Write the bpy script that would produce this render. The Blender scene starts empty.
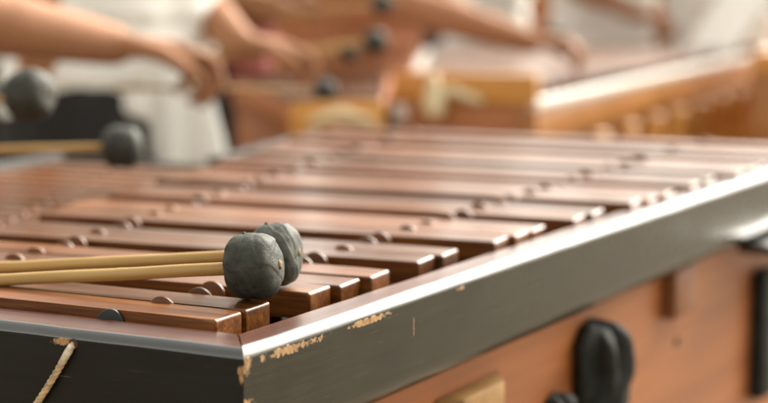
import bpy, bmesh, math, random
from mathutils import Vector, Matrix, noise
R = math.radians
random.seed(7)
sc = bpy.context.scene
COL = sc.collection

# ------------------------------------------------------------------ camera
cam_d = bpy.data.cameras.new("camera")
cam = bpy.data.objects.new("camera", cam_d); COL.objects.link(cam); sc.camera = cam
cam_d.sensor_width = 36; cam_d.lens = 80.45
cam_d.clip_start = .02; cam_d.clip_end = 500
cam.location = (0, 0, .22)
cam.rotation_euler = (R(90 - 7.42), 0, 0)
cam_d.dof.use_dof = True
cam_d.dof.focus_distance = 1.15
cam_d.dof.aperture_fstop = 3.9
cam_d.dof.aperture_blades = 0

# ------------------------------------------------------------------ light
SUN_EL, SUN_AZ = 36, 38          # azimuth measured from +Y towards +X
w = bpy.data.worlds.new("World"); sc.world = w; w.use_nodes = True
nt = w.node_tree; nt.nodes.clear()
sky = nt.nodes.new('ShaderNodeTexSky'); sky.sky_type = 'NISHITA'; sky.sun_disc = False
sky.sun_elevation = R(SUN_EL); sky.sun_rotation = R(SUN_AZ)
sky.air_density = 1.0; sky.dust_density = 5.0; sky.ozone_density = 1.0
hs = nt.nodes.new('ShaderNodeHueSaturation'); hs.inputs['Saturation'].default_value = .10
tn = nt.nodes.new('ShaderNodeMix'); tn.data_type = 'RGBA'; tn.blend_type = 'MULTIPLY'; tn.inputs[0].default_value = 1; tn.inputs[7].default_value = (1, .965, .87, 1)
bg = nt.nodes.new('ShaderNodeBackground'); bg.inputs['Strength'].default_value = .15
wo = nt.nodes.new('ShaderNodeOutputWorld')
nt.links.new(sky.outputs[0], hs.inputs['Color']); nt.links.new(hs.outputs[0], tn.inputs[6]); nt.links.new(tn.outputs[2], bg.inputs['Color'])
nt.links.new(bg.outputs[0], wo.inputs['Surface'])
sl = bpy.data.lights.new("sun", 'SUN'); sl.energy = 2.3; sl.angle = R(44); sl.color = (1, .93, .83)
so = bpy.data.objects.new("sun", sl); COL.objects.link(so)
sd = Vector((math.sin(R(SUN_AZ))*math.cos(R(SUN_EL)), math.cos(R(SUN_AZ))*math.cos(R(SUN_EL)), math.sin(R(SUN_EL))))
so.rotation_euler = sd.to_track_quat('Z', 'Y').to_euler(); so.location = sd*20
sc.view_settings.view_transform = 'Standard'; sc.view_settings.look = 'None'
sc.view_settings.exposure = 1.42; sc.view_settings.gamma = 1

# ------------------------------------------------------------------ materials
def newmat(name):
    m = bpy.data.materials.new(name); m.use_nodes = True
    t = m.node_tree; t.nodes.clear()
    b = t.nodes.new('ShaderNodeBsdfPrincipled'); o = t.nodes.new('ShaderNodeOutputMaterial')
    t.links.new(b.outputs[0], o.inputs[0]); return m, t, b
def nd(t, typ, **kw):
    n = t.nodes.new(typ)
    for k, v in kw.items():
        if k in n.inputs.keys(): n.inputs[k].default_value = v
        else: setattr(n, k, v)
    return n
def ramp(t, fac, stops):
    r = t.nodes.new('ShaderNodeValToRGB'); e = r.color_ramp.elements
    e[0].position = stops[0][0]; e[0].color = (*stops[0][1], 1)
    e[1].position = stops[-1][0]; e[1].color = (*stops[-1][1], 1)
    for p, c in stops[1:-1]:
        x = e.new(p); x.color = (*c, 1)
    t.links.new(fac, r.inputs[0]); return r.outputs[0]
def math_(t, op, a, b=None, clamp=False):
    n = t.nodes.new('ShaderNodeMath'); n.operation = op; n.use_clamp = clamp
    for i, v in enumerate((a, b)):
        if v is None: continue
        if isinstance(v, (int, float)): n.inputs[i].default_value = v
        else: t.links.new(v, n.inputs[i])
    return n.outputs[0]
def mixc(t, f, a, b, mode='MIX'):
    n = t.nodes.new('ShaderNodeMix'); n.data_type = 'RGBA'; n.blend_type = mode
    for i, v in ((0, f), (6, a), (7, b)):
        if isinstance(v, (int, float)): n.inputs[i].default_value = v
        elif isinstance(v, tuple): n.inputs[i].default_value = (*v, 1)
        else: t.links.new(v, n.inputs[i])
    return n.outputs[2]
def bump(t, b, h, dist, st=.6):
    n = nd(t, 'ShaderNodeBump'); n.inputs['Strength'].default_value = st; n.inputs['Distance'].default_value = dist
    t.links.new(h, n.inputs['Height']); t.links.new(n.outputs[0], b.inputs['Normal'])

def wood(name, dark, mid, light, rough=.35, coat=.0, scale=1.0, vary=.25, bmp=.0004, coatr=.2, spec=.3):
    """long-grained wood, grain along the object's local x"""
    m, t, b = newmat(name)
    tc = nd(t, 'ShaderNodeTexCoord'); oi = nd(t, 'ShaderNodeObjectInfo')
    off = nd(t, 'ShaderNodeVectorMath', operation='MULTIPLY_ADD')
    t.links.new(oi.outputs['Random'], off.inputs[0]); off.inputs[1].default_value = (7.3, 3.1, 5.7)
    t.links.new(tc.outputs['Object'], off.inputs[2])
    mp = nd(t, 'ShaderNodeMapping'); mp.inputs['Scale'].default_value = (6*scale, 90*scale, 90*scale)
    t.links.new(off.outputs[0], mp.inputs[0])
    n1 = nd(t, 'ShaderNodeTexNoise', Scale=1.0, Detail=6.0, Roughness=.62, Distortion=.5)
    t.links.new(mp.outputs[0], n1.inputs['Vector'])
    mp2 = nd(t, 'ShaderNodeMapping'); mp2.inputs['Scale'].default_value = (14*scale, 420*scale, 420*scale)
    t.links.new(off.outputs[0], mp2.inputs[0])
    n2 = nd(t, 'ShaderNodeTexNoise', Scale=1.0, Detail=3.0, Roughness=.6)
    t.links.new(mp2.outputs[0], n2.inputs['Vector'])
    n3 = nd(t, 'ShaderNodeTexNoise', Scale=9.0*scale, Detail=3.0)
    t.links.new(off.outputs[0], n3.inputs['Vector'])
    f = math_(t, 'ADD', math_(t, 'MULTIPLY', n1.outputs['Fac'], .65), math_(t, 'MULTIPLY', n2.outputs['Fac'], .35))
    c = ramp(t, f, [(.32, dark), (.5, mid), (.68, light)])
    v = math_(t, 'ADD', math_(t, 'MULTIPLY', oi.outputs['Random'], vary*2), 1-vary)
    v2 = math_(t, 'MULTIPLY', v, math_(t, 'ADD', math_(t, 'MULTIPLY', n3.outputs['Fac'], .5), .75))
    cc = nd(t, 'ShaderNodeCombineColor')
    for i in range(3): t.links.new(v2, cc.inputs[i])
    c = mixc(t, 1.0, c, cc.outputs[0], 'MULTIPLY')
    t.links.new(c, b.inputs['Base Color'])
    r = math_(t, 'ADD', math_(t, 'MULTIPLY', n3.outputs['Fac'], .42), rough-.19)
    t.links.new(r, b.inputs['Roughness'])
    b.inputs['Coat Weight'].default_value = coat; b.inputs['Coat Roughness'].default_value = coatr; b.inputs['Specular IOR Level'].default_value = spec
    bump(t, b, f, bmp, .6)
    return m

def plain(name, col, rough=.5, nscale=40, var=.15, bmp=.0, coat=0, metallic=0):
    m, t, b = newmat(name)
    tc = nd(t, 'ShaderNodeTexCoord')
    n = nd(t, 'ShaderNodeTexNoise', Scale=float(nscale), Detail=5.0, Roughness=.6)
    t.links.new(tc.outputs['Object'], n.inputs['Vector'])
    lo = tuple(x*(1-var) for x in col); hi = tuple(min(1, x*(1+var)) for x in col)
    c = ramp(t, n.outputs['Fac'], [(.3, lo), (.7, hi)])
    t.links.new(c, b.inputs['Base Color'])
    b.inputs['Roughness'].default_value = rough; b.inputs['Coat Weight'].default_value = coat
    b.inputs['Metallic'].default_value = metallic
    if bmp: bump(t, b, n.outputs['Fac'], bmp, .7)
    return m

def lacquer(name, col, chips, spec=.5, rough=.3, along=0):
    """black paint over pale wood, knocked off in given spots: chips = (a, z, half_a, half_z) on the board's own length"""
    m, t, b = newmat(name)
    tc = nd(t, 'ShaderNodeTexCoord'); sx = nd(t, 'ShaderNodeSeparateXYZ'); t.links.new(tc.outputs['Object'], sx.inputs[0])
    nz = nd(t, 'ShaderNodeTexNoise', Scale=170.0, Detail=6.0, Roughness=.75); t.links.new(tc.outputs['Object'], nz.inputs['Vector'])
    nl = nd(t, 'ShaderNodeTexNoise', Scale=38.0, Detail=4.0, Roughness=.6); t.links.new(tc.outputs['Object'], nl.inputs['Vector'])
    tot = None
    for (a, z, ha, hz) in chips:
        dx = math_(t, 'DIVIDE', math_(t, 'SUBTRACT', sx.outputs[0], a), ha)
        dz = math_(t, 'DIVIDE', math_(t, 'SUBTRACT', sx.outputs[2], z), hz)
        d = math_(t, 'ADD', math_(t, 'MULTIPLY', dx, dx), math_(t, 'MULTIPLY', dz, dz))
        k = math_(t, 'SUBTRACT', 1.0, math_(t, 'SQRT', d))
        tot = k if tot is None else math_(t, 'MAXIMUM', tot, k)
    nn = math_(t, 'ADD', math_(t, 'MULTIPLY', math_(t, 'SUBTRACT', nz.outputs['Fac'], .5), 3.4),
               math_(t, 'MULTIPLY', math_(t, 'SUBTRACT', nl.outputs['Fac'], .5), 2.2))
    fac = math_(t, 'MULTIPLY', math_(t, 'ADD', math_(t, 'SUBTRACT', tot, .28), nn), 9.0, clamp=True)
    inside = math_(t, 'GREATER_THAN', tot, 0.0)
    fac = math_(t, 'MULTIPLY', fac, inside, clamp=True)
    # grain showing through the thin paint
    mp = nd(t, 'ShaderNodeMapping'); mp.inputs['Scale'].default_value = (9, 300, 300)
    t.links.new(tc.outputs['Object'], mp.inputs[0])
    g = nd(t, 'ShaderNodeTexNoise', Scale=1.0, Detail=5.0, Roughness=.6); t.links.new(mp.outputs[0], g.inputs['Vector'])
    big = nd(t, 'ShaderNodeTexNoise', Scale=14.0, Detail=4.0); t.links.new(tc.outputs['Object'], big.inputs['Vector'])
    base = ramp(t, g.outputs['Fac'], [(.3, tuple(x*.72 for x in col)), (.7, tuple(x*1.3 for x in col))])
    base = mixc(t, 1.0, base, ramp(t, big.outputs['Fac'], [(.3, (.75, .75, .75)), (.7, (1.3, 1.3, 1.25))]), 'MULTIPLY')
    ms = nd(t, 'ShaderNodeMapping'); ms.inputs['Scale'].default_value = (26, 700, 700); ms.inputs['Rotation'].default_value = (0, .12, 0)
    t.links.new(tc.outputs['Object'], ms.inputs[0])
    sc_ = nd(t, 'ShaderNodeTexNoise', Scale=1.0, Detail=2.0); t.links.new(ms.outputs[0], sc_.inputs['Vector'])
    scr = math_(t, 'MULTIPLY', math_(t, 'SUBTRACT', sc_.outputs['Fac'], .69), 9.0, clamp=True)
    speck = math_(t, 'MULTIPLY', math_(t, 'SUBTRACT', nz.outputs['Fac'], .71), 12.0, clamp=True)
    base = mixc(t, math_(t, 'MULTIPLY', math_(t, 'MAXIMUM', scr, speck), .5), base, (.16, .15, .12))
    bare = ramp(t, nz.outputs['Fac'], [(.35, (.16, .07, .025)), (.6, (.42, .26, .12))])
    t.links.new(mixc(t, fac, base, bare), b.inputs['Base Color'])
    r = math_(t, 'ADD', math_(t, 'MULTIPLY', big.outputs['Fac'], .3), rough-.13)
    r = math_(t, 'ADD', r, math_(t, 'MULTIPLY', fac, .4))
    t.links.new(r, b.inputs['Roughness']); b.inputs['Specular IOR Level'].default_value = spec
    h = math_(t, 'ADD', math_(t, 'MULTIPLY', g.outputs['Fac'], .35), math_(t, 'MULTIPLY', fac, -1.0))
    h = math_(t, 'ADD', h, math_(t, 'MULTIPLY', nl.outputs['Fac'], .25))
    bump(t, b, h, .0007, .7)
    return m

M_bar = wood('rosewood', (.030, .0075, .0012), (.112, .034, .006), (.23, .084, .0145), rough=.34, coat=.2, vary=.34, coatr=.16)
M_post = wood('post_wood', (.06, .017, .004), (.13, .044, .010), (.20, .078, .020), rough=.42, coat=.08, scale=1.5)
M_postblack = plain('black_post', (.008, .009, .008), .5, 60)
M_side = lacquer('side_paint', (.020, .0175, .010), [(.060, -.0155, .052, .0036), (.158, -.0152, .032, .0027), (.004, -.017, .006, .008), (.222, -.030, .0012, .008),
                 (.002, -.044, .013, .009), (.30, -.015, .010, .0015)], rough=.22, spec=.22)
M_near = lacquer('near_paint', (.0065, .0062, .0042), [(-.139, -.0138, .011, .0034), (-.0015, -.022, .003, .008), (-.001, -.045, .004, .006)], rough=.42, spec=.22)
M_rub = lacquer('polished_edge_paint', (.022, .022, .018), [(-.139, -.0138, .011, .0034)], rough=.24, spec=.9)
M_rub.node_tree.nodes['Principled BSDF'].inputs['Coat Weight'].default_value = 1
M_railtop = wood('worn_rail_top', (.035, .010, .006), (.075, .024, .013), (.13, .046, .025), rough=.32, coat=.25, scale=.8, vary=.05)
M_panel = wood('cedar_panel', (.20, .062, .015), (.28, .092, .024), (.35, .125, .036), rough=.5, coat=.05, scale=.3, vary=.04, bmp=.0002)
M_inner = plain('dark_inner_wood', (.035, .016, .009), .6, 30)
M_blackwood = plain('ebonised_wood', (.015, .016, .013), .7, 70, var=.5, bmp=.002); M_blackwood.node_tree.nodes['Principled BSDF'].inputs['Specular IOR Level'].default_value = .2
M_block = wood('block_wood', (.14, .045, .015), (.22, .08, .028), (.3, .12, .045), rough=.5, scale=.6)
M_tan = wood('pale_wood', (.22, .11, .033), (.30, .16, .05), (.38, .22, .075), rough=.45, scale=.5, coat=.1)
M_stick = wood('cane', (.25, .14, .035), (.38, .225, .07), (.47, .31, .11), rough=.5, coat=.25, scale=.8, vary=.05, bmp=.0003)
M_tip = plain('worn_stick_tip', (.20, .12, .055), .8, 300, var=.4)
M_cord = plain('cotton_cord', (.46, .32, .18), .9, 260, var=.45, bmp=.0008)
M_cordw = plain('cord_end', (.58, .49, .36), .9, 260, var=.3, bmp=.0008)
M_gold = wood('gilded_wood', (.36, .13, .022), (.58, .26, .055), (.72, .40, .12), rough=.4, coat=.3, scale=.25, vary=.05)
M_cream = plain('cream_inlay', (.70, .58, .36), .5, 20)
M_brownwood = wood('brown_wood', (.22, .08, .018), (.36, .15, .035), (.46, .21, .055), rough=.4, coat=.3, scale=.3, vary=.1)
M_terra = wood('terracotta_wood', (.32, .105, .035), (.44, .165, .06), (.52, .22, .085), rough=.5, coat=.1, scale=.25, vary=.05)
M_skysheen = plain('rail_sky_sheen', (.80, .77, .72), .4, 10, coat=.3, var=.05)  # near-white base colour stands in for the sky reflected along the rail
M_skin = plain('skin', (.34, .152, .070), .75, 60, var=.12)
M_shirt = plain('white_cotton', (.86, .86, .82), .85, 15, var=.03)
M_redshirt = plain('dark_red_cotton', (.28, .06, .045), .85, 15, var=.1)
M_rust = plain('rust_cotton', (.36, .14, .06), .85, 15, var=.1)
M_trouser = plain('black_trousers', (.012, .012, .012), .8, 15, var=.2)
M_hair = plain('black_hair', (.012, .009, .008), .5, 90, var=.4)
M_shoe = plain('shoe_leather', (.02, .015, .012), .4, 30)
M_eye = plain('eye', (.25, .2, .17), .2, 30)
M_ground = plain('paving', (.23, .19, .135), .85, 3, var=.25, bmp=.01)

def rubber():
    m, t, b = newmat('raw_rubber')
    tc = nd(t, 'ShaderNodeTexCoord')
    n = nd(t, 'ShaderNodeTexNoise', Scale=75.0, Detail=6.0, Roughness=.65); t.links.new(tc.outputs['Object'], n.inputs['Vector'])
    n2 = nd(t, 'ShaderNodeTexNoise', Scale=420.0, Detail=3.0); t.links.new(tc.outputs['Object'], n2.inputs['Vector'])
    v = nd(t, 'ShaderNodeTexVoronoi', Scale=95.0, feature='DISTANCE_TO_EDGE')
    wv = nd(t, 'ShaderNodeVectorMath', operation='MULTIPLY_ADD'); t.links.new(n.outputs['Color'], wv.inputs[0]); wv.inputs[1].default_value = (.03,)*3
    t.links.new(tc.outputs['Object'], wv.inputs[2]); t.links.new(wv.outputs[0], v.inputs['Vector'])
    c = ramp(t, n.outputs['Fac'], [(.3, (.020, .021, .016)), (.5, (.036, .038, .028)), (.68, (.058, .06, .046))])
    sp = math_(t, 'MULTIPLY', math_(t, 'SUBTRACT', n2.outputs['Fac'], .62), 3.0, clamp=True)
    c = mixc(t, math_(t, 'MULTIPLY', sp, .6), c, (.12, .12, .095))
    t.links.new(c, b.inputs['Base Color']); b.inputs['Roughness'].default_value = .6; b.inputs['Specular IOR Level'].default_value = .3
    h = math_(t, 'ADD', n.outputs['Fac'], math_(t, 'MULTIPLY', math_(t, 'MINIMUM', v.outputs['Distance'], .12), 1.6))
    h = math_(t, 'ADD', h, math_(t, 'MULTIPLY', n2.outputs['Fac'], .12))
    bump(t, b, h, .0009, .7)
    return m
M_rubber = rubber()

# ------------------------------------------------------------------ mesh helpers
def link(name, bm, mat, parent=None, smooth=False, mw=None, auto=None):
    me = bpy.data.meshes.new(name)
    bmesh.ops.recalc_face_normals(bm, faces=bm.faces[:])
    bm.to_mesh(me); bm.free()
    me.materials.append(mat)
    if smooth or auto:
        me.polygons.foreach_set('use_smooth', [True]*len(me.polygons))
    if auto: me.set_sharp_from_angle(angle=R(auto))
    o = bpy.data.objects.new(name, me); COL.objects.link(o)
    if parent: o.parent = parent
    if mw is not None: o.matrix_local = mw
    return o
def wn(o):
    m = o.modifiers.new('wn', 'WEIGHTED_NORMAL'); m.keep_sharp = True; return o
def thing(name, label, cat, loc=(0, 0, 0), rz=0, group=None):
    o = bpy.data.objects.new(name, None); COL.objects.link(o); o.empty_display_size = .05
    o.location = loc; o.rotation_euler = (0, 0, rz); o['label'] = label; o['category'] = cat
    if group: o['group'] = group
    return o
def bevel(bm, w, seg=2, edges=None):
    bmesh.ops.bevel(bm, geom=(edges or bm.edges[:]), offset=w, segments=seg, profile=.5, affect='EDGES', clamp_overlap=True)
def add_box(bm, c, s, M=None):
    r = bmesh.ops.create_cube(bm, size=1)['verts']
    for v in r:
        v.co = Vector((v.co.x*s[0]+c[0], v.co.y*s[1]+c[1], v.co.z*s[2]+c[2]))
        if M is not None: v.co = M @ v.co
    return r
def box(c, s, bw=0, seg=2):
    bm = bmesh.new(); add_box(bm, c, s)
    if bw: bevel(bm, bw, seg)
    return bm
def add_tube(bm, pts, rads, n=12, cap=True, squash=None):
    pts = [Vector(p) for p in pts]
    if isinstance(rads, (int, float)): rads = [rads]*len(pts)
    rings = []; prev = None
    for i, p in enumerate(pts):
        a = pts[max(i-1, 0)]; b = pts[min(i+1, len(pts)-1)]
        d = (b-a).normalized()
        if prev is None:
            up = Vector((0, 0, 1)) if abs(d.z) < .9 else Vector((1, 0, 0))
            x = d.cross(up).normalized()
        else:
            x = (prev - d*prev.dot(d)).normalized()
        prev = x; y = d.cross(x)
        rings.append([bm.verts.new(p + (x*math.cos(k/n*2*math.pi) + y*math.sin(k/n*2*math.pi))*rads[i]) for k in range(n)])
    for i in range(len(rings)-1):
        for k in range(n):
            bm.faces.new((rings[i][k], rings[i][(k+1) % n], rings[i+1][(k+1) % n], rings[i+1][k]))
    if cap:
        bm.faces.new(rings[0][::-1]); bm.faces.new(rings[-1])
    return rings
def add_lathe(bm, prof, n=32, M=None):
    """prof: (x along axis, radius)"""
    rings = []
    for (x, r) in prof:
        ring = []
        for k in range(n):
            a = k/n*2*math.pi
            co = Vector((x, r*math.cos(a), r*math.sin(a)))
            ring.append(bm.verts.new(M @ co if M is not None else co))
        rings.append(ring)
    for i in range(len(rings)-1):
        for k in range(n):
            bm.faces.new((rings[i][k], rings[i][(k+1) % n], rings[i+1][(k+1) % n], rings[i+1][k]))
    bm.faces.new(rings[0][::-1]); bm.faces.new(rings[-1])
def add_prism(bm, poly, z0, z1):
    a = [bm.verts.new((x, y, z0)) for x, y in poly]; b = [bm.verts.new((x, y, z1)) for x, y in poly]
    n = len(poly)
    bm.faces.new(a[::-1]); bm.faces.new(b)
    for k in range(n): bm.faces.new((a[k], a[(k+1) % n], b[(k+1) % n], b[k]))

# ------------------------------------------------------------------ ground, far counter
bm = bmesh.new(); bmesh.ops.create_grid(bm, x_segments=2, y_segments=2, size=200)
g = link('ground', bm, M_ground); g.location = (0, 0, -.87); g['kind'] = 'structure'

# ------------------------------------------------------------------ the near marimba, in its own frame:
# x = outwards across the long side board, y = along it away from the camera, z = 0 on the bar tops
ANG = 60.92 - 90
mar = thing('marimba', 'large marimba with red-brown bars and a worn black frame, closest to the camera', 'marimba', (-.0846, 1.0466, 0), R(ANG))
def sweep_board(name, path, prof, mat, origin, angle, parent, offs0, offs1):
    """extrude a profile (s outwards, z) along x; ends mitred: x = offs + k*s"""
    bm = bmesh.new(); (x0, k0), (x1, k1) = offs0, offs1
    segs = 40; rows = []
    for i in range(segs+1):
        f = i/segs; row = []
        for (s, z) in prof:
            a = x0 + k0*s; b = x1 + k1*s
            x = a + (b-a)*f
            j = noise.noise(Vector((x*30, s*40, z*60)))*.0004
            row.append(bm.verts.new((x, s + j, z + j)))
        rows.append(row)
    n = len(prof)
    for i in range(segs):
        for k in range(n):
            bm.faces.new((rows[i][k], rows[i][(k+1) % n], rows[i+1][(k+1) % n], rows[i+1][k]))
    bm.faces.new(rows[0][::-1]); bm.faces.new(rows[-1])
    mw = Matrix.Translation(origin) @ Matrix.Rotation(angle, 4, 'Z')
    o = link(name, bm, mat, parent, mw=mw, auto=35)
    o.data.materials.append(M_railtop); o.data.materials.append(M_rub)
    for p in o.data.polygons:
        if p.normal.z > .97: p.material_index = 1
        elif p.normal.z > .25 and mat is M_near: p.material_index = 2
    return o
def rail_profile(width, top=-.010, bot=-.074, r=.0075, cove=.016):
    p = [(-width, -.066), (-width, top-.0015), (-width+.0015, top), (-r-.0012, top)]
    for k in range(7):
        a = k/6*math.pi/2
        ci = (-r + r*math.sin(a), top - r + r*math.cos(a)); li = (-r + r*k/6, top - r*k/6)
        p.append((ci[0]*.45 + li[0]*.55, ci[1]*.45 + li[1]*.55))
    p += [(0, top-r-.0012), (0, bot+.022)]
    for k in range(1, 9):
        a = k/8*math.pi/2
        p.append((-.022*(1-math.cos(a)), bot + .022 - .026*math.sin(a)))
    p += [(-width, bot-.0045)]
    return p
prof_side = rail_profile(.030, top=-.006, bot=-.080, r=.0068); prof = rail_profile(.040, top=-.006, bot=-.080, r=.006)
# object local: x = along the board, y = outwards
# side board runs along +y of the marimba, outwards = +x  -> rotate 90 and mirror profile sign
def mirrored(prof): return [(-s, z) for s, z in prof]
tilt = 1.8*math.pi/180; OX, OY = .006, -.014
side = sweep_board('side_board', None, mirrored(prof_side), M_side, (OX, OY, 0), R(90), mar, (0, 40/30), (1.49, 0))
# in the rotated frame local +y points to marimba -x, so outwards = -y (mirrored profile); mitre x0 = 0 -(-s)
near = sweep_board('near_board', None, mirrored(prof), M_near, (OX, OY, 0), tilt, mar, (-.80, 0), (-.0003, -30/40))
# left and far boards (mostly out of view)
def plank(name, p, q, z0, z1, th, mat, bw=.002, parent=mar):
    p = Vector((*p, 0)); q = Vector((*q, 0)); d = q-p; L = d.length
    bm = box((L/2, 0, (z0+z1)/2), (L, th, z1-z0), bw)
    return link(name, bm, mat, parent, mw=Matrix.Translation(p) @ Matrix.Rotation(math.atan2(d.y, d.x), 4, 'Z'), auto=35)
M_dark = plain('frame_dark', (.012, .014, .013), .5, 30)
plank('left_board', (-.800, -.02), (-.925, .93), -.09, -.014, .02, M_dark)
plank('far_step_board', (-.935, .945), (-.70, .965), -.09, -.022, .02, M_dark)
plank('left_board', (-.705, .98), (-.80, 1.462), -.09, -.014, .02, M_dark)
plank('far_board', (-.81, 1.474), (-.012, 1.44), -.09, -.014, .02, M_dark)
# floor of the trough under the bars
bm = bmesh.new(); add_prism(bm, [(-.025, .022), (-.025, 1.43), (-.79, 1.45), (-.70, .97), (-.91, .93), (-.79, .022)], -.064, -.058)
link('trough', bm, M_inner, mar)

u_right = lambda v: -.047 + .034*v
u_l1 = lambda v: -.108 - .045*v
u_l2 = lambda v: -.285 - .232*v
u_left = lambda v: -.382 - .262*v
vi = lambda i: .046 + .0370*i + .00018*i*i        # centre line of slot i at the right end
slope = lambda i: .045 + .068*min(1, i/6)
def cut(fn, v0, k):
    """point where the line v = v0 - k*(u_right-u)... from the right end meets u = fn(v)"""
    ur = u_right(v0); u = ur
    for _ in range(8): v = v0 - k*(ur-u)*-1*-1; u = fn(v)
    return u, v0 - k*(ur-u)
def make_bar(u0, v0, u1, v1, width, ztop, th, mat):
    """bar from left (u0,v0) to right (u1,v1): bevelled, with the arched belly of a tuned bar"""
    L = math.hypot(u1-u0, v1-v0); hw = width/2
    bm = bmesh.new()
    secs = 14; rows = []
    for i in range(secs+1):
        f = i/secs; x = f*L
        arch = max(0, 1-((f-.5)/.3)**2)*th*.45
        rows.append([bm.verts.new((x, -hw, -th+arch)), bm.verts.new((x, hw, -th+arch)),
                     bm.verts.new((x, hw, 0)), bm.verts.new((x, -hw, 0))])
    for i in range(secs):
        for k in range(4): bm.faces.new((rows[i][k], rows[i][(k+1) % 4], rows[i+1][(k+1) % 4], rows[i+1][k]))
    bm.faces.new(rows[0][::-1]); bm.faces.new(rows[-1])
    bm.edges.ensure_lookup_table()
    es = []
    for e in bm.edges:
        a, b = e.verts
        top = a.co.z > -1e-6 and b.co.z > -1e-6
        end = (abs(a.co.x-b.co.x) < 1e-6) and (a.co.x < 1e-6 or a.co.x > L-1e-6)
        if (top and abs(a.co.y-b.co.y) < 1e-6) or end: es.append(e)
    bmesh.ops.bevel(bm, geom=es, offset=.0024, segments=4, profile=.5, affect='EDGES', clamp_overlap=True)
    return wn(link('bar', bm, mat, mar, auto=50,
                mw=Matrix.Translation((u0, v0, ztop)) @ Matrix.Rotation(math.atan2(v1-v0, u1-u0), 4, 'Z')))
rng = random.Random(3)
def post(u, v, ang, ztop, mat, r=.0112, t=.0042):
    """upright round-headed wooden divider that carries the cord between two bars"""
    bm = bmesh.new(); n = 14
    pts = [(-r, -.05)] + [(-r*math.cos(k/n*math.pi), ztop - r + r*math.sin(k/n*math.pi)) for k in range(n+1)] + [(r, -.05)]
    a = [bm.verts.new((x, -t/2, z)) for x, z in pts]; b = [bm.verts.new((x, t/2, z)) for x, z in pts]
    bm.faces.new(a[::-1]); bm.faces.new(b)
    for k in range(len(pts)): bm.faces.new((a[k], a[(k+1) % len(pts)], b[(k+1) % len(pts)], b[k]))
    bmesh.ops.bevel(bm, geom=[e for e in bm.edges if abs(e.verts[0].co.y-e.verts[1].co.y) < 1e-6], offset=.0011, segments=2, profile=.5, affect='EDGES')
    return link('cord_post', bm, mat, mar, auto=50, mw=Matrix.Translation((u, v, 0)) @ Matrix.Rotation(ang, 4, 'Z'))
present = [i for i in range(0, 35) if i % 7 not in (2, 6) and vi(i) < 1.40]
for i in present:
    v0 = vi(i); k = slope(i) + rng.uniform(-.004, .004)
    ur = u_right(v0) + rng.uniform(-.003, .003)
    ul, vl = cut(u_left, v0, k)
    pitch = .0370 + .00036*i
    make_bar(ul + rng.uniform(-.006, .006), vl, ur, v0, pitch*.92, rng.uniform(-.0008, .0008), .019, M_bar)
cl = {1: [], 2: [], 3: [], 4: []}
for j in range(-1, 34):
    v0 = vi(j+.5); 
    if v0 > 1.40: break
    if j == -1: pass
    elif j % 7 == 2: continue          # one post serves the wider space of a missing bar
    elif j % 7 == 6: continue
    for ln, fn in ((1, u_l1), (2, u_l2)):
        u, v = cut(fn, v0, slope(max(j, 0)))
        a = math.atan(slope(max(j, 0)))
        dv = (.012 if j % 7 in (1, 5) else 0)
        u += rng.uniform(-.003, .003)
        if j == -1: v = (.0245 if ln == 1 else .016) ; dv = 0; u -= .014
        post(u, v + dv*.5, a + rng.uniform(-.06, .06), .0045 - (.003 if j == -1 else 0) + rng.uniform(-.0015, .001), M_postblack if (j == -1 and ln == 1) else M_post)
        cl[ln].append((u, v, -.008))
for j in (2, 6, 9, 13, 16, 20, 23):
    for ln, fn in ((1, u_l1), (2, u_l2)):
        u, v = cut(fn, vi(j+.5) - .006, slope(j))
        post(u + rng.uniform(-.003, .003), v, math.atan(slope(j)) + rng.uniform(-.06, .06), .0042, M_post)
# lower, natural row on the left
ZN = -.020
n_right = lambda v: -.362 - .262*v
n_p3 = lambda v: -.372 - .455*v
n_left = lambda v: -.785 - .125*v
NV = [v for v in [.030 + .0372*i + .00018*i*i for i in range(24)] if v < .90]
for q, v0 in enumerate(NV):
    k = .10; ur = n_right(v0); ul = n_left(v0)
    make_bar(ul, v0 - k*(ur-ul), ur, v0, .0315 + .0002*q, ZN, .019, M_bar)
    if q < len(NV)-1:
        vm = v0 + .019
        u3 = n_p3(vm); post(u3, vm - k*(ur-u3), .1, ZN+.003, M_post); cl[3].append((u3, vm - k*(ur-u3), ZN-.008))
for k_, pts in cl.items():
    if len(pts) > 1:
        bm = bmesh.new(); add_tube(bm, pts, .0016, 6); link('suspension_cord', bm, M_cord, mar, smooth=True)

# side panel under the board, and what is fixed on it (x = -.03)
PX = -.030
bm = box((0, 0, 0), (1.64, .012, .44), .0015)
bm2 = link('side_panel', bm, M_panel, mar, mw=Matrix.Translation((PX-.006, .82, -.306)) @ Matrix.Rotation(R(90), 4, 'Z'))
# give the panel grain along its length
def fixture(name, bm, mat, auto=40): return link(name, bm, mat, mar, auto=auto)
fixture('wood_block', box((PX+.008, .866, -.1125), (.016, .066, .052), .002), M_block)
bm = bmesh.new(); add_lathe(bm, [(PX-.004, .0052), (PX+.0016, .0056), (PX+.0018, .004)], 16, Matrix.Translation((0, .885, -.173))); fixture('peg_hole', bm, M_inner)
fixture('black_upright', box((PX+.010, 1.179, -.215), (.020, .060, .160), .006, 3), M_blackwood)
bm = bmesh.new(); add_prism(bm, [(PX+.0005, .31), (PX+.022, .32), (PX+.022, .395), (PX+.0005, .43)], -.139, -.112)
bevel(bm, .002); fixture('corner_brace', bm, M_tan)
bm = box((PX+.014, .33, -.20), (.026, .13, .12), .004); fixture('corner_brace', bm, M_tan)
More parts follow.
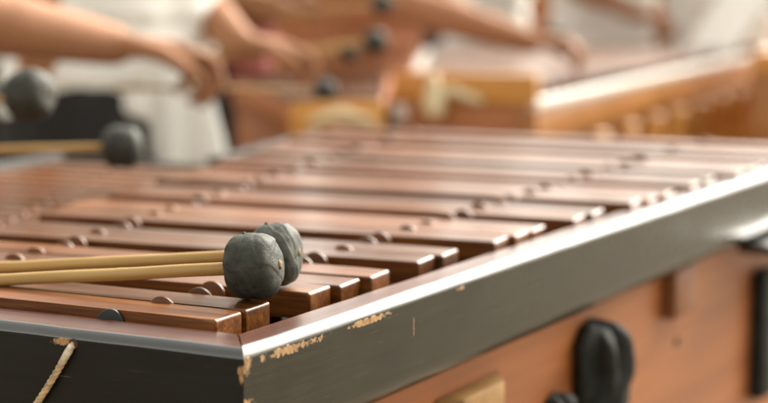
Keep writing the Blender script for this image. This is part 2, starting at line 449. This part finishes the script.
# carved black ornament: folded leaves
def ornament(cy, cz, wd, ht, seed):
    bm = bmesh.new(); n, mrow = 72, 46; rows = []
    for i in range(mrow+1):
        f = i/mrow; z = ht/2 - f*ht
        prof_ = math.sqrt(max(0, 1-(max(0, (.22-f))/.22)**2)) * (1 - .10*f)
        row = []
        for k in range(n):
            a = k/n*2*math.pi
            fold = .90 + .20*abs(math.sin(a*4 + f*2.2 + seed)) + .10*abs(math.sin(a*1.5 + f*3)) + .07*math.sin(a*7 - f*5 + 1.3*seed) + .10*noise.noise(Vector((math.cos(a)*2, math.sin(a)*2, f*5 + seed)))
            rr = wd/2*prof_*fold*.86 + .0002
            row.append(bm.verts.new((PX + .006 + rr*math.cos(a)*.85, cy + rr*math.sin(a) + .004*math.sin(f*5), cz + z + .002*math.sin(a*3))))
        rows.append(row)
    for i in range(mrow):
        for k in range(n): bm.faces.new((rows[i][k], rows[i][(k+1) % n], rows[i+1][(k+1) % n], rows[i+1][k]))
    bm.faces.new(rows[0][::-1]); bm.faces.new(rows[-1])
    return link('carved_ornament', bm, M_blackwood, mar, smooth=True)
ornament(.628, -.168, .086, .130, .4)
ornament(.542, -.182, .040, .050, 1.9)
# ledge that sticks out under the side board further along
bm = box((.014, 1.25, -.0905), (.060, .42, .014), .006, 3)
link('ledge', bm, M_rub, mar, auto=40)
# near panel under near board
bm = box((-.41, .030, -.29), (.76, .012, .42), .0015); link('near_panel', bm, M_panel, mar)
for (x, y) in ((-.05, .05), (-.75, .06), (-.06, 1.38), (-.74, 1.40)):
    bm = bmesh.new(); add_box(bm, (x, y, -.69), (.045, .045, .36)); bevel(bm, .003); link('leg', bm, M_brownwood, mar)
# cord coming out of its hole in the near board
def near_pt(x, s, z):  # along near board, outwards
    c, s_ = math.cos(tilt), math.sin(tilt)
    return Vector((x*c + s*s_ + OX, x*s_ - s*c + OY, z))
bm = bmesh.new()
path = [near_pt(-.1300, -.006, -.0150), near_pt(-.1300, .0005, -.0158), near_pt(-.1312, .0032, -.0200), near_pt(-.1400, .0036, -.0330), near_pt(-.1500, .0037, -.0470), near_pt(-.1600, .0037, -.0600), near_pt(-.180, .0037, -.090), near_pt(-.200, .0037, -.125)]
# two-strand twist
fine = []
for a, b in zip(path[:-1], path[1:]):
    for k in range(8): fine.append(a.lerp(b, k/8))
fine.append(path[-1])
acc = 0
for st in range(3):
    pts = []; acc = 0; pr = fine[0]
    for i, p in enumerate(fine):
        acc += (p-pr).length; pr = p
        d = (fine[min(i+1, len(fine)-1)]-fine[max(i-1, 0)]).normalized()
        x = d.cross(Vector((0, 1, .1))).normalized(); y = d.cross(x)
        th = acc*520 + st*2*math.pi/3
        pts.append(p + (x*math.cos(th)+y*math.sin(th))*.00105)
    add_tube(bm, pts, [.0015]*len(pts), 8)
link('frame_cord', bm, M_cord, mar, smooth=True)
bm = bmesh.new()
add_tube(bm, [near_pt(-.1300, .0008, -.0158), near_pt(-.1312, .0036, -.0200), near_pt(-.1370, .0040, -.0285)], [.0022, .0026, .0021], 12); link('cord_end', bm, M_cordw, mar, smooth=True)
bm = bmesh.new()
Mh = Matrix.Translation((OX, OY, 0)) @ Matrix.Rotation(tilt, 4, 'Z') @ Matrix.Translation((-.1292, 0, -.0150)) @ Matrix.Rotation(R(-90), 4, 'Z')
add_lathe(bm, [(-.004, .0036), (.0004, .0036), (.0006, .003)], 16, Mh); link('cord_hole', bm, M_inner, mar)

# ------------------------------------------------------------------ mallets
def mallet(label, head, tail, r, flat, tail_r=.0043, group='rubber-headed marimba mallets', head_r=.0047, seed=0, name='mallet'):
    head = Vector(head); tail = Vector(tail); d = (head-tail).normalized()
    t = thing(name, label, 'mallet', tail, 0, group)
    q = d.to_track_quat('X', 'Z').to_matrix().to_4x4(); L = (head-tail).length
    hw = r*flat                                   # half width along the stick
    bm = bmesh.new(); nst = 60; node = lambda x: sum(math.exp(-((x-c0)/.0022)**2) for c0 in (.055+.01*(seed % 3), .148+.01*(seed % 2), .245))*.0003
    add_tube(bm, [Vector((f/nst*(L+hw*.9), noise.noise(Vector((f*.07, seed, 0)))*.0009, noise.noise(Vector((f*.07, seed, 4)))*.0007)) for f in range(nst+1)],
             [tail_r + (head_r-tail_r)*f/nst + node(f/nst*L) for f in range(nst+1)], 16)
    link('stick', bm, M_stick, t, auto=50, mw=q)
    bm = bmesh.new(); prof_ = []
    N = 80
    for k in range(N+1):
        a = -math.pi/2 + k/N*math.pi
        x = hw*math.copysign(abs(math.sin(a))**.82, math.sin(a)); rr = r*abs(math.cos(a))**.62
        prof_.append((x, max(rr, .0028)))
    add_lathe(bm, prof_, 128)
    rg = random.Random(int(seed*10)); strips = []
    for _ in range(7):
        nv = Vector((rg.uniform(-1, 1), rg.uniform(-1, 1), rg.uniform(-1, 1))).normalized(); strips.append((nv, rg.uniform(-.6, .6)*r))
    for v in bm.verts:
        p = v.co.copy(); nrm = p.normalized()
        n1 = noise.noise(p*60 + Vector((seed, 0, 0))); n2 = noise.noise(p*150 + Vector((0, seed, 0)))
        ang = math.atan2(p.z, p.y)
        seam = math.exp(-((p.x - hw*.42 - .004*math.sin(ang*2+seed))/.0010)**2)*.00045
        seam2 = math.exp(-((p.x + hw*.35 - .006*math.sin(ang+seed))/.0008)**2)*.0003
        lay = sum(math.tanh((p.dot(nv) + .002*noise.noise(p*90) - c0)/.0005)*.00028 for nv, c0 in strips)
        v.co += nrm*(n1*.0010 + n2*.0005 + lay - seam*.5 - seam2*.5)
    link('rubber_head', bm, M_rubber, t, smooth=True, mw=q @ Matrix.Translation((L, 0, 0)))
    bm = bmesh.new(); add_lathe(bm, [(-.004, tail_r*.75), (.0002, tail_r*.75), (.0014, tail_r*.62), (.0018, tail_r*.3)], 14)
    for v in bm.verts: v.co += v.co.normalized()*noise.noise(v.co*700 + Vector((seed, 0, 0)))*.0008
    link('stick_tip', bm, M_tip, t, smooth=True, mw=q @ Matrix.Translation((L+hw*.985, 0, .001)))
    bm = bmesh.new(); bmesh.ops.create_uvsphere(bm, u_segments=10, v_segments=8, radius=.0016)
    h = link('rubber_nub', bm, M_rubber, t, smooth=True, mw=q @ Matrix.Translation((L - .0045, .001, r*1.005)))
    return t
mallet('grey rubber-headed mallet lying on the bars, nearer the camera, its bare stick tip showing', (-.0900, 1.164, .0228), (-.352, 1.239, -.0030), .0232, .84, seed=1.7)
mallet('grey rubber-headed mallet lying on the bars, mostly hidden behind the nearer mallet', (-.0785, 1.217, .0228), (-.360, 1.276, .0005), .0222, .80, seed=5.2)

# ------------------------------------------------------------------ people
def capsule(bm, a, b, ra, rb, n=14, sx=1, axis=None):
    a = Vector(a); b = Vector(b); d = b-a; L = max(d.length, 1e-5); dn = d/L
    pts = []; rr = []
    for k in (0, 1, 2, 3):
        th = (3-k)/3*math.pi/2
        pts.append(a - dn*ra*math.sin(th)); rr.append(max(ra*math.cos(th), ra*.05))
    for k in (0, 1, 2, 3):
        th = k/3*math.pi/2
        pts.append(b + dn*rb*math.sin(th)); rr.append(max(rb*math.cos(th), rb*.05))
    # avoid coincident points
    add_tube(bm, pts, rr, n)
def ellip(bm, c, r):
    v = bmesh.ops.create_icosphere(bm, subdivisions=3, radius=1)['verts']
    for x in v: x.co = Vector((c[0]+x.co.x*r[0], c[1]+x.co.y*r[1], c[2]+x.co.z*r[2]))
def remesh(name, bm, mat, vox, parent, folds=0, smooth=3):
    me = bpy.data.meshes.new(name); bmesh.ops.recalc_face_normals(bm, faces=bm.faces[:]); bm.to_mesh(me); bm.free()
    o = bpy.data.objects.new(name, me); COL.objects.link(o)
    md = o.modifiers.new('r', 'REMESH'); md.mode = 'VOXEL'; md.voxel_size = vox
    s = o.modifiers.new('s', 'SMOOTH'); s.factor = .5; s.iterations = smooth
    dg = bpy.context.evaluated_depsgraph_get(); ev = o.evaluated_get(dg)
    me2 = bpy.data.meshes.new_from_object(ev)
    o.modifiers.clear(); o.data = me2; bpy.data.meshes.remove(me)
    me2.name = name
    if folds:
        for v in me2.vertices:
            p = v.co; k = noise.noise(Vector((p.x*14, p.y*14, p.z*5)))
            v.co += v.normal * (k*folds)
    me2.materials.clear(); me2.materials.append(mat)
    me2.polygons.foreach_set('use_smooth', [True]*len(me2.polygons))
    o.parent = parent
    return o
def person(label, loc, face, hands, shirt, trousers, vox=.007, height=1.66, lean=.08, tail=None, group=None, sleeve=.62, hem=-.005, hair=True, elbow_drop=.5, arm=1.0, girth=1.0):
    """loc: feet; face: heading in degrees (0 = +x); hands: [(wrist, direction, elbow or None, index_out)] for right, left; world coordinates"""
    t = thing('person', label, 'person', loc, R(face), group)
    Mi = (Matrix.Translation(loc) @ Matrix.Rotation(R(face), 4, 'Z')).inverted()
    s = height/1.66; H = lambda z: z*s
    hipz, shz = H(.86), H(1.34)
    lx = lean
    bm = bmesh.new()
    # torso, neck, head (local x = forward, y = left)
    sh = [Vector((lx, -.175*s, shz)), Vector((lx, .175*s, shz))]
    hp = [Vector((0, -.085*s, hipz)), Vector((0, .085*s, hipz))]
    def torso(bm, g, low=0):
        for k in range(9):
            f = k/8; z = hipz-.04+low + f*(shz-hipz+.02-low); wdt = (.148 - (.03 if not g else 0)*math.sin(f*math.pi)**2 + .018*f)*s*girth
            ellip(bm, (lx*f, 0, z), (.098*s*(1 + (girth-1)*.8)+g, wdt+g, .075))
        capsule(bm, sh[0], sh[1], .052*s+g, .052*s+g)
    torso(bm, 0)
    capsule(bm, (lx, 0, shz+.02), (lx+.02, 0, H(1.46)), .055, .052)
    hc = Vector((lx+.035, 0, H(1.545)))
    ellip(bm, hc, (.095, .076, .115)); ellip(bm, hc+Vector((.045, 0, -.055)), (.05, .055, .05))
    capsule(bm, hc+Vector((.088, 0, .01)), hc+Vector((.108, 0, -.022)), .009, .014)
    for sy in (-1, 1): ellip(bm, hc+Vector((0, sy*.078, -.005)), (.02, .009, .032))
    capsule(bm, hc+Vector((.088, -.018, -.055)), hc+Vector((.088, .018, -.055)), .009, .009)
    # legs and feet
    feet = [Vector((-.02, -.10*s, .07)), Vector((.02, .10*s, .07))]
    knees = [Vector((.02, -.095*s, H(.47))), Vector((.03, .095*s, H(.47)))]
    for k in (0, 1):
        capsule(bm, hp[k], knees[k], .085*s, .055*s); capsule(bm, knees[k], feet[k], .052*s, .035*s)
        capsule(bm, feet[k]+Vector((0, 0, -.03)), feet[k]+Vector((.15, 0, -.035)), .035, .032)
    arms = []
    for k, (wr, dr, el, idx) in enumerate(hands):
        w_ = Mi @ Vector(wr); d_ = (Mi.to_3x3() @ Vector(dr)).normalized()
        S = sh[k]
        if el is not None: e_ = Mi @ Vector(el)
        else:
            dd = w_-S; D = dd.length; a_, b_ = .29*s, .26*s
            if D > a_+b_-.005: D = a_+b_-.005; w_ = S + dd.normalized()*D; dd = w_-S
            x = (a_*a_-b_*b_+D*D)/(2*D); hgt = math.sqrt(max(0, a_*a_-x*x))
            dn = dd.normalized(); pole = Vector((-.4, (-1 if k == 0 else 1)*elbow_drop, -1)); pole = (pole - dn*pole.dot(dn)).normalized()
            e_ = S + dn*x + pole*hgt
        arms.append((S, e_, w_))
        capsule(bm, S, e_, .050*s*arm, .040*s*arm); m_ = e_.lerp(w_, .35)
        capsule(bm, e_, m_, .038*s*arm, .039*s*arm); capsule(bm, m_, w_, .039*s*arm, .026*s*arm)
        # hand: palm faces down
        up = Vector((0, 0, 1)); up = (up - d_*up.dot(d_)).normalized(); sd_ = d_.cross(up)   # sd_ to the right of d_
        inner = -sd_ if k == 0 else sd_                                     # thumb side
        hs_ = arm
        pal = w_ + d_*.078*hs_
        for q in range(4):
            o_ = inner*(.028-.019*q)*hs_
            capsule(bm, w_+d_*.01+o_*.5, pal+o_-d_*(.003*q), .016*hs_, .0125*hs_)
        for q in range(4):
            kn = pal + inner*(.030-.0195*q)*hs_ - d_*(.004*q)
            ln = (.042, .046, .043, .034)[q]*hs_
            out = idx and q == 0
            p0 = kn; a1 = R(-10) if out else R(-14 - 5*q)
            for j, l_ in enumerate((ln, ln*.67, ln*.52)):
                dirv = d_*math.cos(a1)+up*math.sin(a1); p1 = p0+dirv*l_
                capsule(bm, p0, p1, (.0094-.0007*j)*hs_, (.0088-.0009*j)*hs_, 10); p0 = p1; a1 -= R(8 if out else 54)
        p0 = w_ + (d_*.025 + inner*.026)*hs_
        for j, (l_, a1) in enumerate(((.036, -12), (.030, -28), (.024, -30))):
            dirv = (d_*math.cos(R(a1)) + up*math.sin(R(a1)) + inner*(.55, .05, -.25)[j]).normalized(); p1 = p0+dirv*l_*hs_
            capsule(bm, p0, p1, (.0125-.0015*j)*hs_, (.011-.0014*j)*hs_, 10); p0 = p1
    remesh('body', bm, M_skin, vox, t)
    bm = bmesh.new(); torso(bm, .027, hem)
    for S, e_, w_ in arms: capsule(bm, S, S.lerp(e_, sleeve), .066*s, .058*s)
    if tail: 
        for f in range(9): ellip(bm, (tail[0], tail[1], hipz-.03-tail[2]*f/8), (.062, .075+.012*f/8, .035))
    remesh('shirt', bm, shirt, .010, t, folds=.012)
    bm = bmesh.new()
    for k in (0, 1):
        capsule(bm, hp[k]+Vector((0, 0, .02)), knees[k], .103*s*girth, .085*s*girth); capsule(bm, knees[k], feet[k]+Vector((0, 0, .02)), .076*s, .066*s)
    ellip(bm, (0, 0, hipz-.02), (.104*s*girth, .150*s*girth, .10))
    remesh('trousers', bm, trousers, .012, t, folds=.008)
    bm = bmesh.new()
    for k in (0, 1): capsule(bm, feet[k]+Vector((0, 0, -.032)), feet[k]+Vector((.16, 0, -.036)), .042, .038)
    for v in bm.verts: v.co.z = max(v.co.z, .001)
    link('shoes', bm, M_shoe, t, smooth=True)
    bm = bmesh.new(); ellip(bm, hc+Vector((-.018, 0, .028)), (.094, .084, .105)); link('hair', bm, M_hair, t, smooth=True)
    for sy in (-1, 1):
        bm = bmesh.new(); bmesh.ops.create_uvsphere(bm, u_segments=12, v_segments=8, radius=.012); link('eye', bm, M_eye, t, smooth=True, mw=Matrix.Translation(hc+Vector((.082, sy*.030, .006))))
    return t

GZ = -.87
# nearest player, whose bare forearm enters from the left
person('player reaching in from the left edge with a bare forearm and pointing hand', (-.86, 2.22, GZ), 8,
       [((-.70, 1.93, .065), (.97, .02, -.22), None, False), ((-.400, 2.54, .122), (.90, .28, -.08), (-.60, 2.37, .172), False)], M_shirt, M_trouser, vox=.0048, arm=1.22)
mallet('grey mallet held level above the far left bars, stick entering from the left edge', (-.299, 1.95, .0285), (-.66, 1.948, .020), .0245, .92, seed=9)
mallet('large blurred grey mallet head raised at the left edge of the photo', (-.372, 1.80, .097), (-.66, 1.93, .045), .0270, .92, seed=11)
mallet('small dark mallet on a thin level stick held by the pointing hand', (-.092, 2.69, .046), (-.40, 2.56, .058), .0170, 1.0, tail_r=.0035, head_r=.003, seed=12)
# second player, white shirt and black trousers
pB = person('player in loose white shirt and black trousers, shirt tail hanging, beyond the far left bars', (-.50, 3.12, GZ), -38,
       [((-.60, 2.98, -.10), (.1, 0, -1), (-.58, 2.92, .15), False), ((-.252, 3.03, .108), (.95, .12, -.10), (-.335, 3.17, .165), False)], M_shirt, M_trouser, vox=.006, hem=.05, arm=1.05, girth=1.35)
bm = bmesh.new(); rows = []
for i in range(19):
    f = i/18; row = []
    for k in range(25):
        h = k/24; x0, x1 = -.415 + .012*f, -.318 + .045*f
        row.append(bm.verts.new((x0 + (x1-x0)*h, 2.955 + .012*math.sin(h*11 + f*1.5)*(.3+f) + .02*(h-.5)**2*4, .10 - .192*f - .012*f*math.sin(h*3))))
    rows.append(row)
for i in range(18):
    for k in range(24): bm.faces.new((rows[i][k], rows[i][k+1], rows[i+1][k+1], rows[i+1][k]))
st = link('shirt_tail', bm, M_shirt, smooth=True)
sm_ = st.modifiers.new('thick', 'SOLIDIFY'); sm_.thickness = .004
st.parent = pB; st.matrix_parent_inverse = (Matrix.Translation(pB.location) @ Matrix.Rotation(pB.rotation_euler.z, 4, 'Z')).inverted()
person('player in white and black at the far left, behind the reaching forearm', (-.80, 3.45, GZ), -30,
       [((-.62, 3.25, .13), (.9, -.2, -.1), None, False), ((-.55, 3.40, .13), (.95, .1, -.1), None, False)], M_shirt, M_trouser, vox=.008, hem=.135, girth=1.25)
mallet('round grey mallet head above the brown marimba, the larger of the two side by side', (-.016, 3.1, .105), (-.30, 3.04, .075), .0220, .95, seed=13)
mallet('small dark mallet head just left of a larger grey one, above the brown marimba', (-.066, 3.2, .083), (-.33, 3.10, .085), .0190, .95, seed=14)
# player in dark red behind
person('player in a dark red shirt standing behind the player in the loose white shirt', (-.42, 4.35, GZ), -20,
       [((-.24, 4.05, .150), (.95, -.1, -.1), None, False), ((-.20, 4.25, .17), (.95, 0, -.1), None, False)], M_redshirt, M_trouser, vox=.007)
mallet('grey mallet head cut by the top edge of the photo above the brown marimba', (-.003, 3.3, .170), (-.30, 3.95, .13), .0210, .95, seed=15)
person('player in a rust brown shirt with one arm stretched over the golden marimba', (-.06, 4.10, GZ), -22,
       [((.300, 3.58, .088), (.95, .25, .02), (.045, 3.66, .165), False), ((.20, 4.05, .13), (.9, .1, -.1), None, False)], M_rust, M_rust, vox=.006)
person('player in white standing behind the middle of the golden marimba', (.30, 5.75, GZ), -60,
       [((.27, 5.99, .02), (.5, .1, -1), (.17, 5.96, .22), False), ((.36, 6.0, .02), (-.5, 0, -1), (.46, 6.0, .22), False)], M_shirt, M_trouser, vox=.008, hem=-.09)
person('player in white behind the golden marimba with both forearms lowered to the bars', (.70, 5.65, GZ), -75,
       [((.78, 5.35, .11), (.75, -.6, -.15), (.60, 5.48, .20), False), ((.78, 5.93, .02), (-.5, 0, -1), (.88, 5.90, .22), False)], M_shirt, M_trouser, vox=.008, hem=-.09)
person('rightmost player in white behind the far end of the golden marimba', (1.08, 5.6, GZ), -95,
       [((1.04, 5.86, .02), (.5, 0, -1), (.93, 5.84, .22), False), ((1.14, 5.25, .17), (-.5, -.8, -.1), None, False)], M_shirt, M_trouser, vox=.008, hem=-.09)

# ------------------------------------------------------------------ other marimbas
def back_marimba(label, NL, NR, FR, FL, zt, m_end, m_side, m_frame, m_under, nb=26, end_h=.0, gold_side=True):
    o = Vector((*NR, 0))
    t = thing('marimba', label, 'marimba', (NR[0], NR[1], 0))
    L = [Vector((*p, 0))-o for p in (NL, NR, FR, FL)]
    NL, NR, FR, FL = L
    cen = (NL+NR+FR+FL)/4
    def pl(name, p, q, z0, z1, th, mat, inset=0, bw=.003):
        d = (q-p).normalized(); n = Vector((-d.y, d.x, 0)); 
        if n.dot(cen-p) < 0: n = -n
        p = p + n*(inset+th/2); q = q + n*(inset+th/2); Ln = (q-p).length
        bm = box((Ln/2, 0, (z0+z1)/2), (Ln, th, z1-z0), bw)
        return link(name, bm, mat, t, mw=Matrix.Translation(p) @ Matrix.Rotation(math.atan2(d.y, d.x), 4, 'Z'), auto=35)
    pl('end_board', NL, NR, zt-(.012 if end_h else .05), zt+end_h, .024, m_end)
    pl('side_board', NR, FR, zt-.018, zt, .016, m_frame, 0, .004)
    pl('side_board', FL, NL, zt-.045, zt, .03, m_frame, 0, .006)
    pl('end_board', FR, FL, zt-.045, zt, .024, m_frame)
    pl('side_panel', NR, FR, zt-.50, zt-.05, .015, m_side, .03)
    pl('side_panel', FL, NL, zt-.50, zt-.05, .015, m_under, .01)
    pl('end_panel', NL, NR, zt-.50, zt-(.014 if end_h else .052), .015, m_under, .012)
    pl('end_panel', FR, FL, zt-.50, zt-.052, .015, m_under, .02)
    for i in range(nb):
        f = (i+.9)/(nb+.8)
        a = NL.lerp(FL, f); b = NR.lerp(FR, f); d = (b-a); Ln = d.length; a = a+d*(.045/Ln); Ln -= .09
        wd = (FR-NR).length/(nb+.8)*.80
        bm = box((Ln/2, 0, -.009), (Ln, wd, .018), .002)
        link('bar', bm, M_bar, t, mw=Matrix.Translation((a.x, a.y, zt+.012)) @ Matrix.Rotation(math.atan2(d.y, d.x), 4, 'Z'))
    for p in (NL, NR, FR, FL):
        q = p.lerp(cen, .09); bm = bmesh.new()
        add_lathe(bm, [(GZ, .022), (GZ+.1, .030), (GZ+.2, .020), (GZ+.3, .034), (zt-.49, .034)], 16, Matrix.Translation((q.x, q.y, 0)) @ Matrix.Rotation(R(-90), 4, 'Y'))
        link('leg', bm, m_under, t, smooth=True)
    return t, (NL, NR, FR, FL), pl
# brown marimba in the middle
t2, c2, pl2 = back_marimba('plain terracotta brown marimba in the middle distance, left of the golden one',
    (-.33, 3.70), (-.165, 2.98), (.0, 3.02), (.03, 4.3), .0, M_terra, M_terra, M_terra, M_terra, nb=20)
# golden marimba on the right
t3, c3, pl3 = back_marimba('golden marimba with carved columns and a rail coloured white for its sky sheen, upper right',
    (.015, 3.13), (.272, 3.05), (1.22, 5.32), (.12, 5.25), .006, M_gold, M_brownwood, M_skysheen, M_terra, nb=30, end_h=.045)
def lathe_obj(name, prof_, mat, parent, loc, n=20):
    bm = bmesh.new(); add_lathe(bm, prof_, n, Matrix.Rotation(R(-90), 4, 'Y'))
    return link(name, bm, mat, parent, smooth=True, mw=Matrix.Translation(loc))
NL, NR, FR, FL = c3
d3 = (FR-NR).normalized(); n3 = Vector((d3.y, -d3.x, 0))
pl3('gilded_moulding', NR, FR, -.075, -.014, .022, M_brownwood, .010, .006)
for k in range(9):
    p = NR + d3*(.20 + k*.235) + n3*(-.018)
    lathe_obj('carved_column', [(-.42, .022), (-.36, .030), (-.34, .020), (-.27, .032), (-.20, .034), (-.15, .022), (-.13, .030), (-.115, .024), (-.088, .034)], M_gold, t3, p)
    q = p + d3*.12; bm = bmesh.new()
    for (z, s_) in ((-.14, .05), (-.22, .065), (-.31, .05)):
        add_lathe(bm, [(-.014, s_*.9), (-.004, s_*.8), (.004, s_*.45), (.012, s_*.2)], 18, Matrix.Translation(Vector((q.x, q.y, z))-n3*.010) @ Matrix.Rotation(math.atan2(n3.y, n3.x), 4, 'Z'))
    link('carved_rosette', bm, M_gold if k % 2 else M_brownwood, t3, smooth=True)
# cream fittings on the end boards
def scroll(parent, base, dirv, w_, h_, mat):
    bm = bmesh.new(); dirv = Vector(dirv).normalized()
    pts = []
    for k in range(25):
        f = k/24; a = math.pi*f
        pts.append(Vector(base) + dirv*(w_*f) + Vector((0, 0, h_*math.sin(a)*(1 if f < .6 else .8))))
    add_tube(bm, pts, [.006+.004*math.sin(k/24*math.pi) for k in range(25)], 10)
    link('cream_scroll', bm, mat, parent, smooth=True)
NLw = NL; de = (NR-NL).normalized(); ne = Vector((de.y, -de.x, 0))
scroll(t3, NL+de*.06+ne*.010+Vector((0, 0, .0)), de, .11, .018, M_cream)
lathe_obj('cream_knob', [(-.030, .015), (-.01, .022), (.01, .017), (.04, .010), (.052, .004)], M_cream, t3, NL+de*.085+ne*.022)
# end frieze of the brown marimba
NL, NR, FR, FL = c2
e2 = (FR-NR).normalized(); m2 = Vector((e2.y, -e2.x, 0))
t2b = pl2('end_frieze', NR, FR, -.055, .006, .012, M_gold, -.014, .003)
scroll(t2, NR+e2*.03+m2*.016+Vector((0, 0, -.032)), e2, .12, .018, M_cream)
# another golden marimba end at the right edge
back_marimba('small piece of a second golden marimba at the right edge, past the bright rail',
    (.86, 4.02), (1.6, 3.95), (1.9, 4.9), (1.26, 5.0), .052, M_gold, M_brownwood, M_gold, M_brownwood, nb=10)

bm = bmesh.new(); lo = [(.79, 4.70, .0), (.935, 4.66, .0)]; hi = [(1.02, 4.98, .30), (1.24, 4.93, .30)]; rows = []
for i in range(9):
    f = i/8; a = Vector(lo[0]).lerp(Vector(hi[0]), f); b = Vector(lo[1]).lerp(Vector(hi[1]), f)
    rows.append([bm.verts.new(a.lerp(b, k/8) + Vector((0, .006*math.sin(k*1.3+i), 0))) for k in range(9)])
for i in range(8):
    for k in range(8): bm.faces.new((rows[i][k], rows[i][k+1], rows[i+1][k+1], rows[i+1][k]))
bmesh.ops.solidify(bm, geom=bm.faces[:], thickness=.012)
cs = link('white_sheet', bm, M_shirt, smooth=True)
cs['label'] = 'white slanting sheet leaning at the far end of the golden marimba, top right'; cs['category'] = 'sheet'

# timber counter behind everybody
ctr = thing('counter', 'long terracotta wooden counter behind the players', 'counter', (0, 6.9, GZ))
link('front_panel', box((0, 0, .56), (9, .04, 1.08), .004), M_terra, ctr)
link('counter_top', box((0, .20, 1.12), (9.1, .5, .04), .006), M_brownwood, ctr)
for x in (-4.4, -2.2, 0, 2.2, 4.4):
    link('leg', box((x, .38, .55), (.09, .09, 1.09), .006), M_brownwood, ctr)
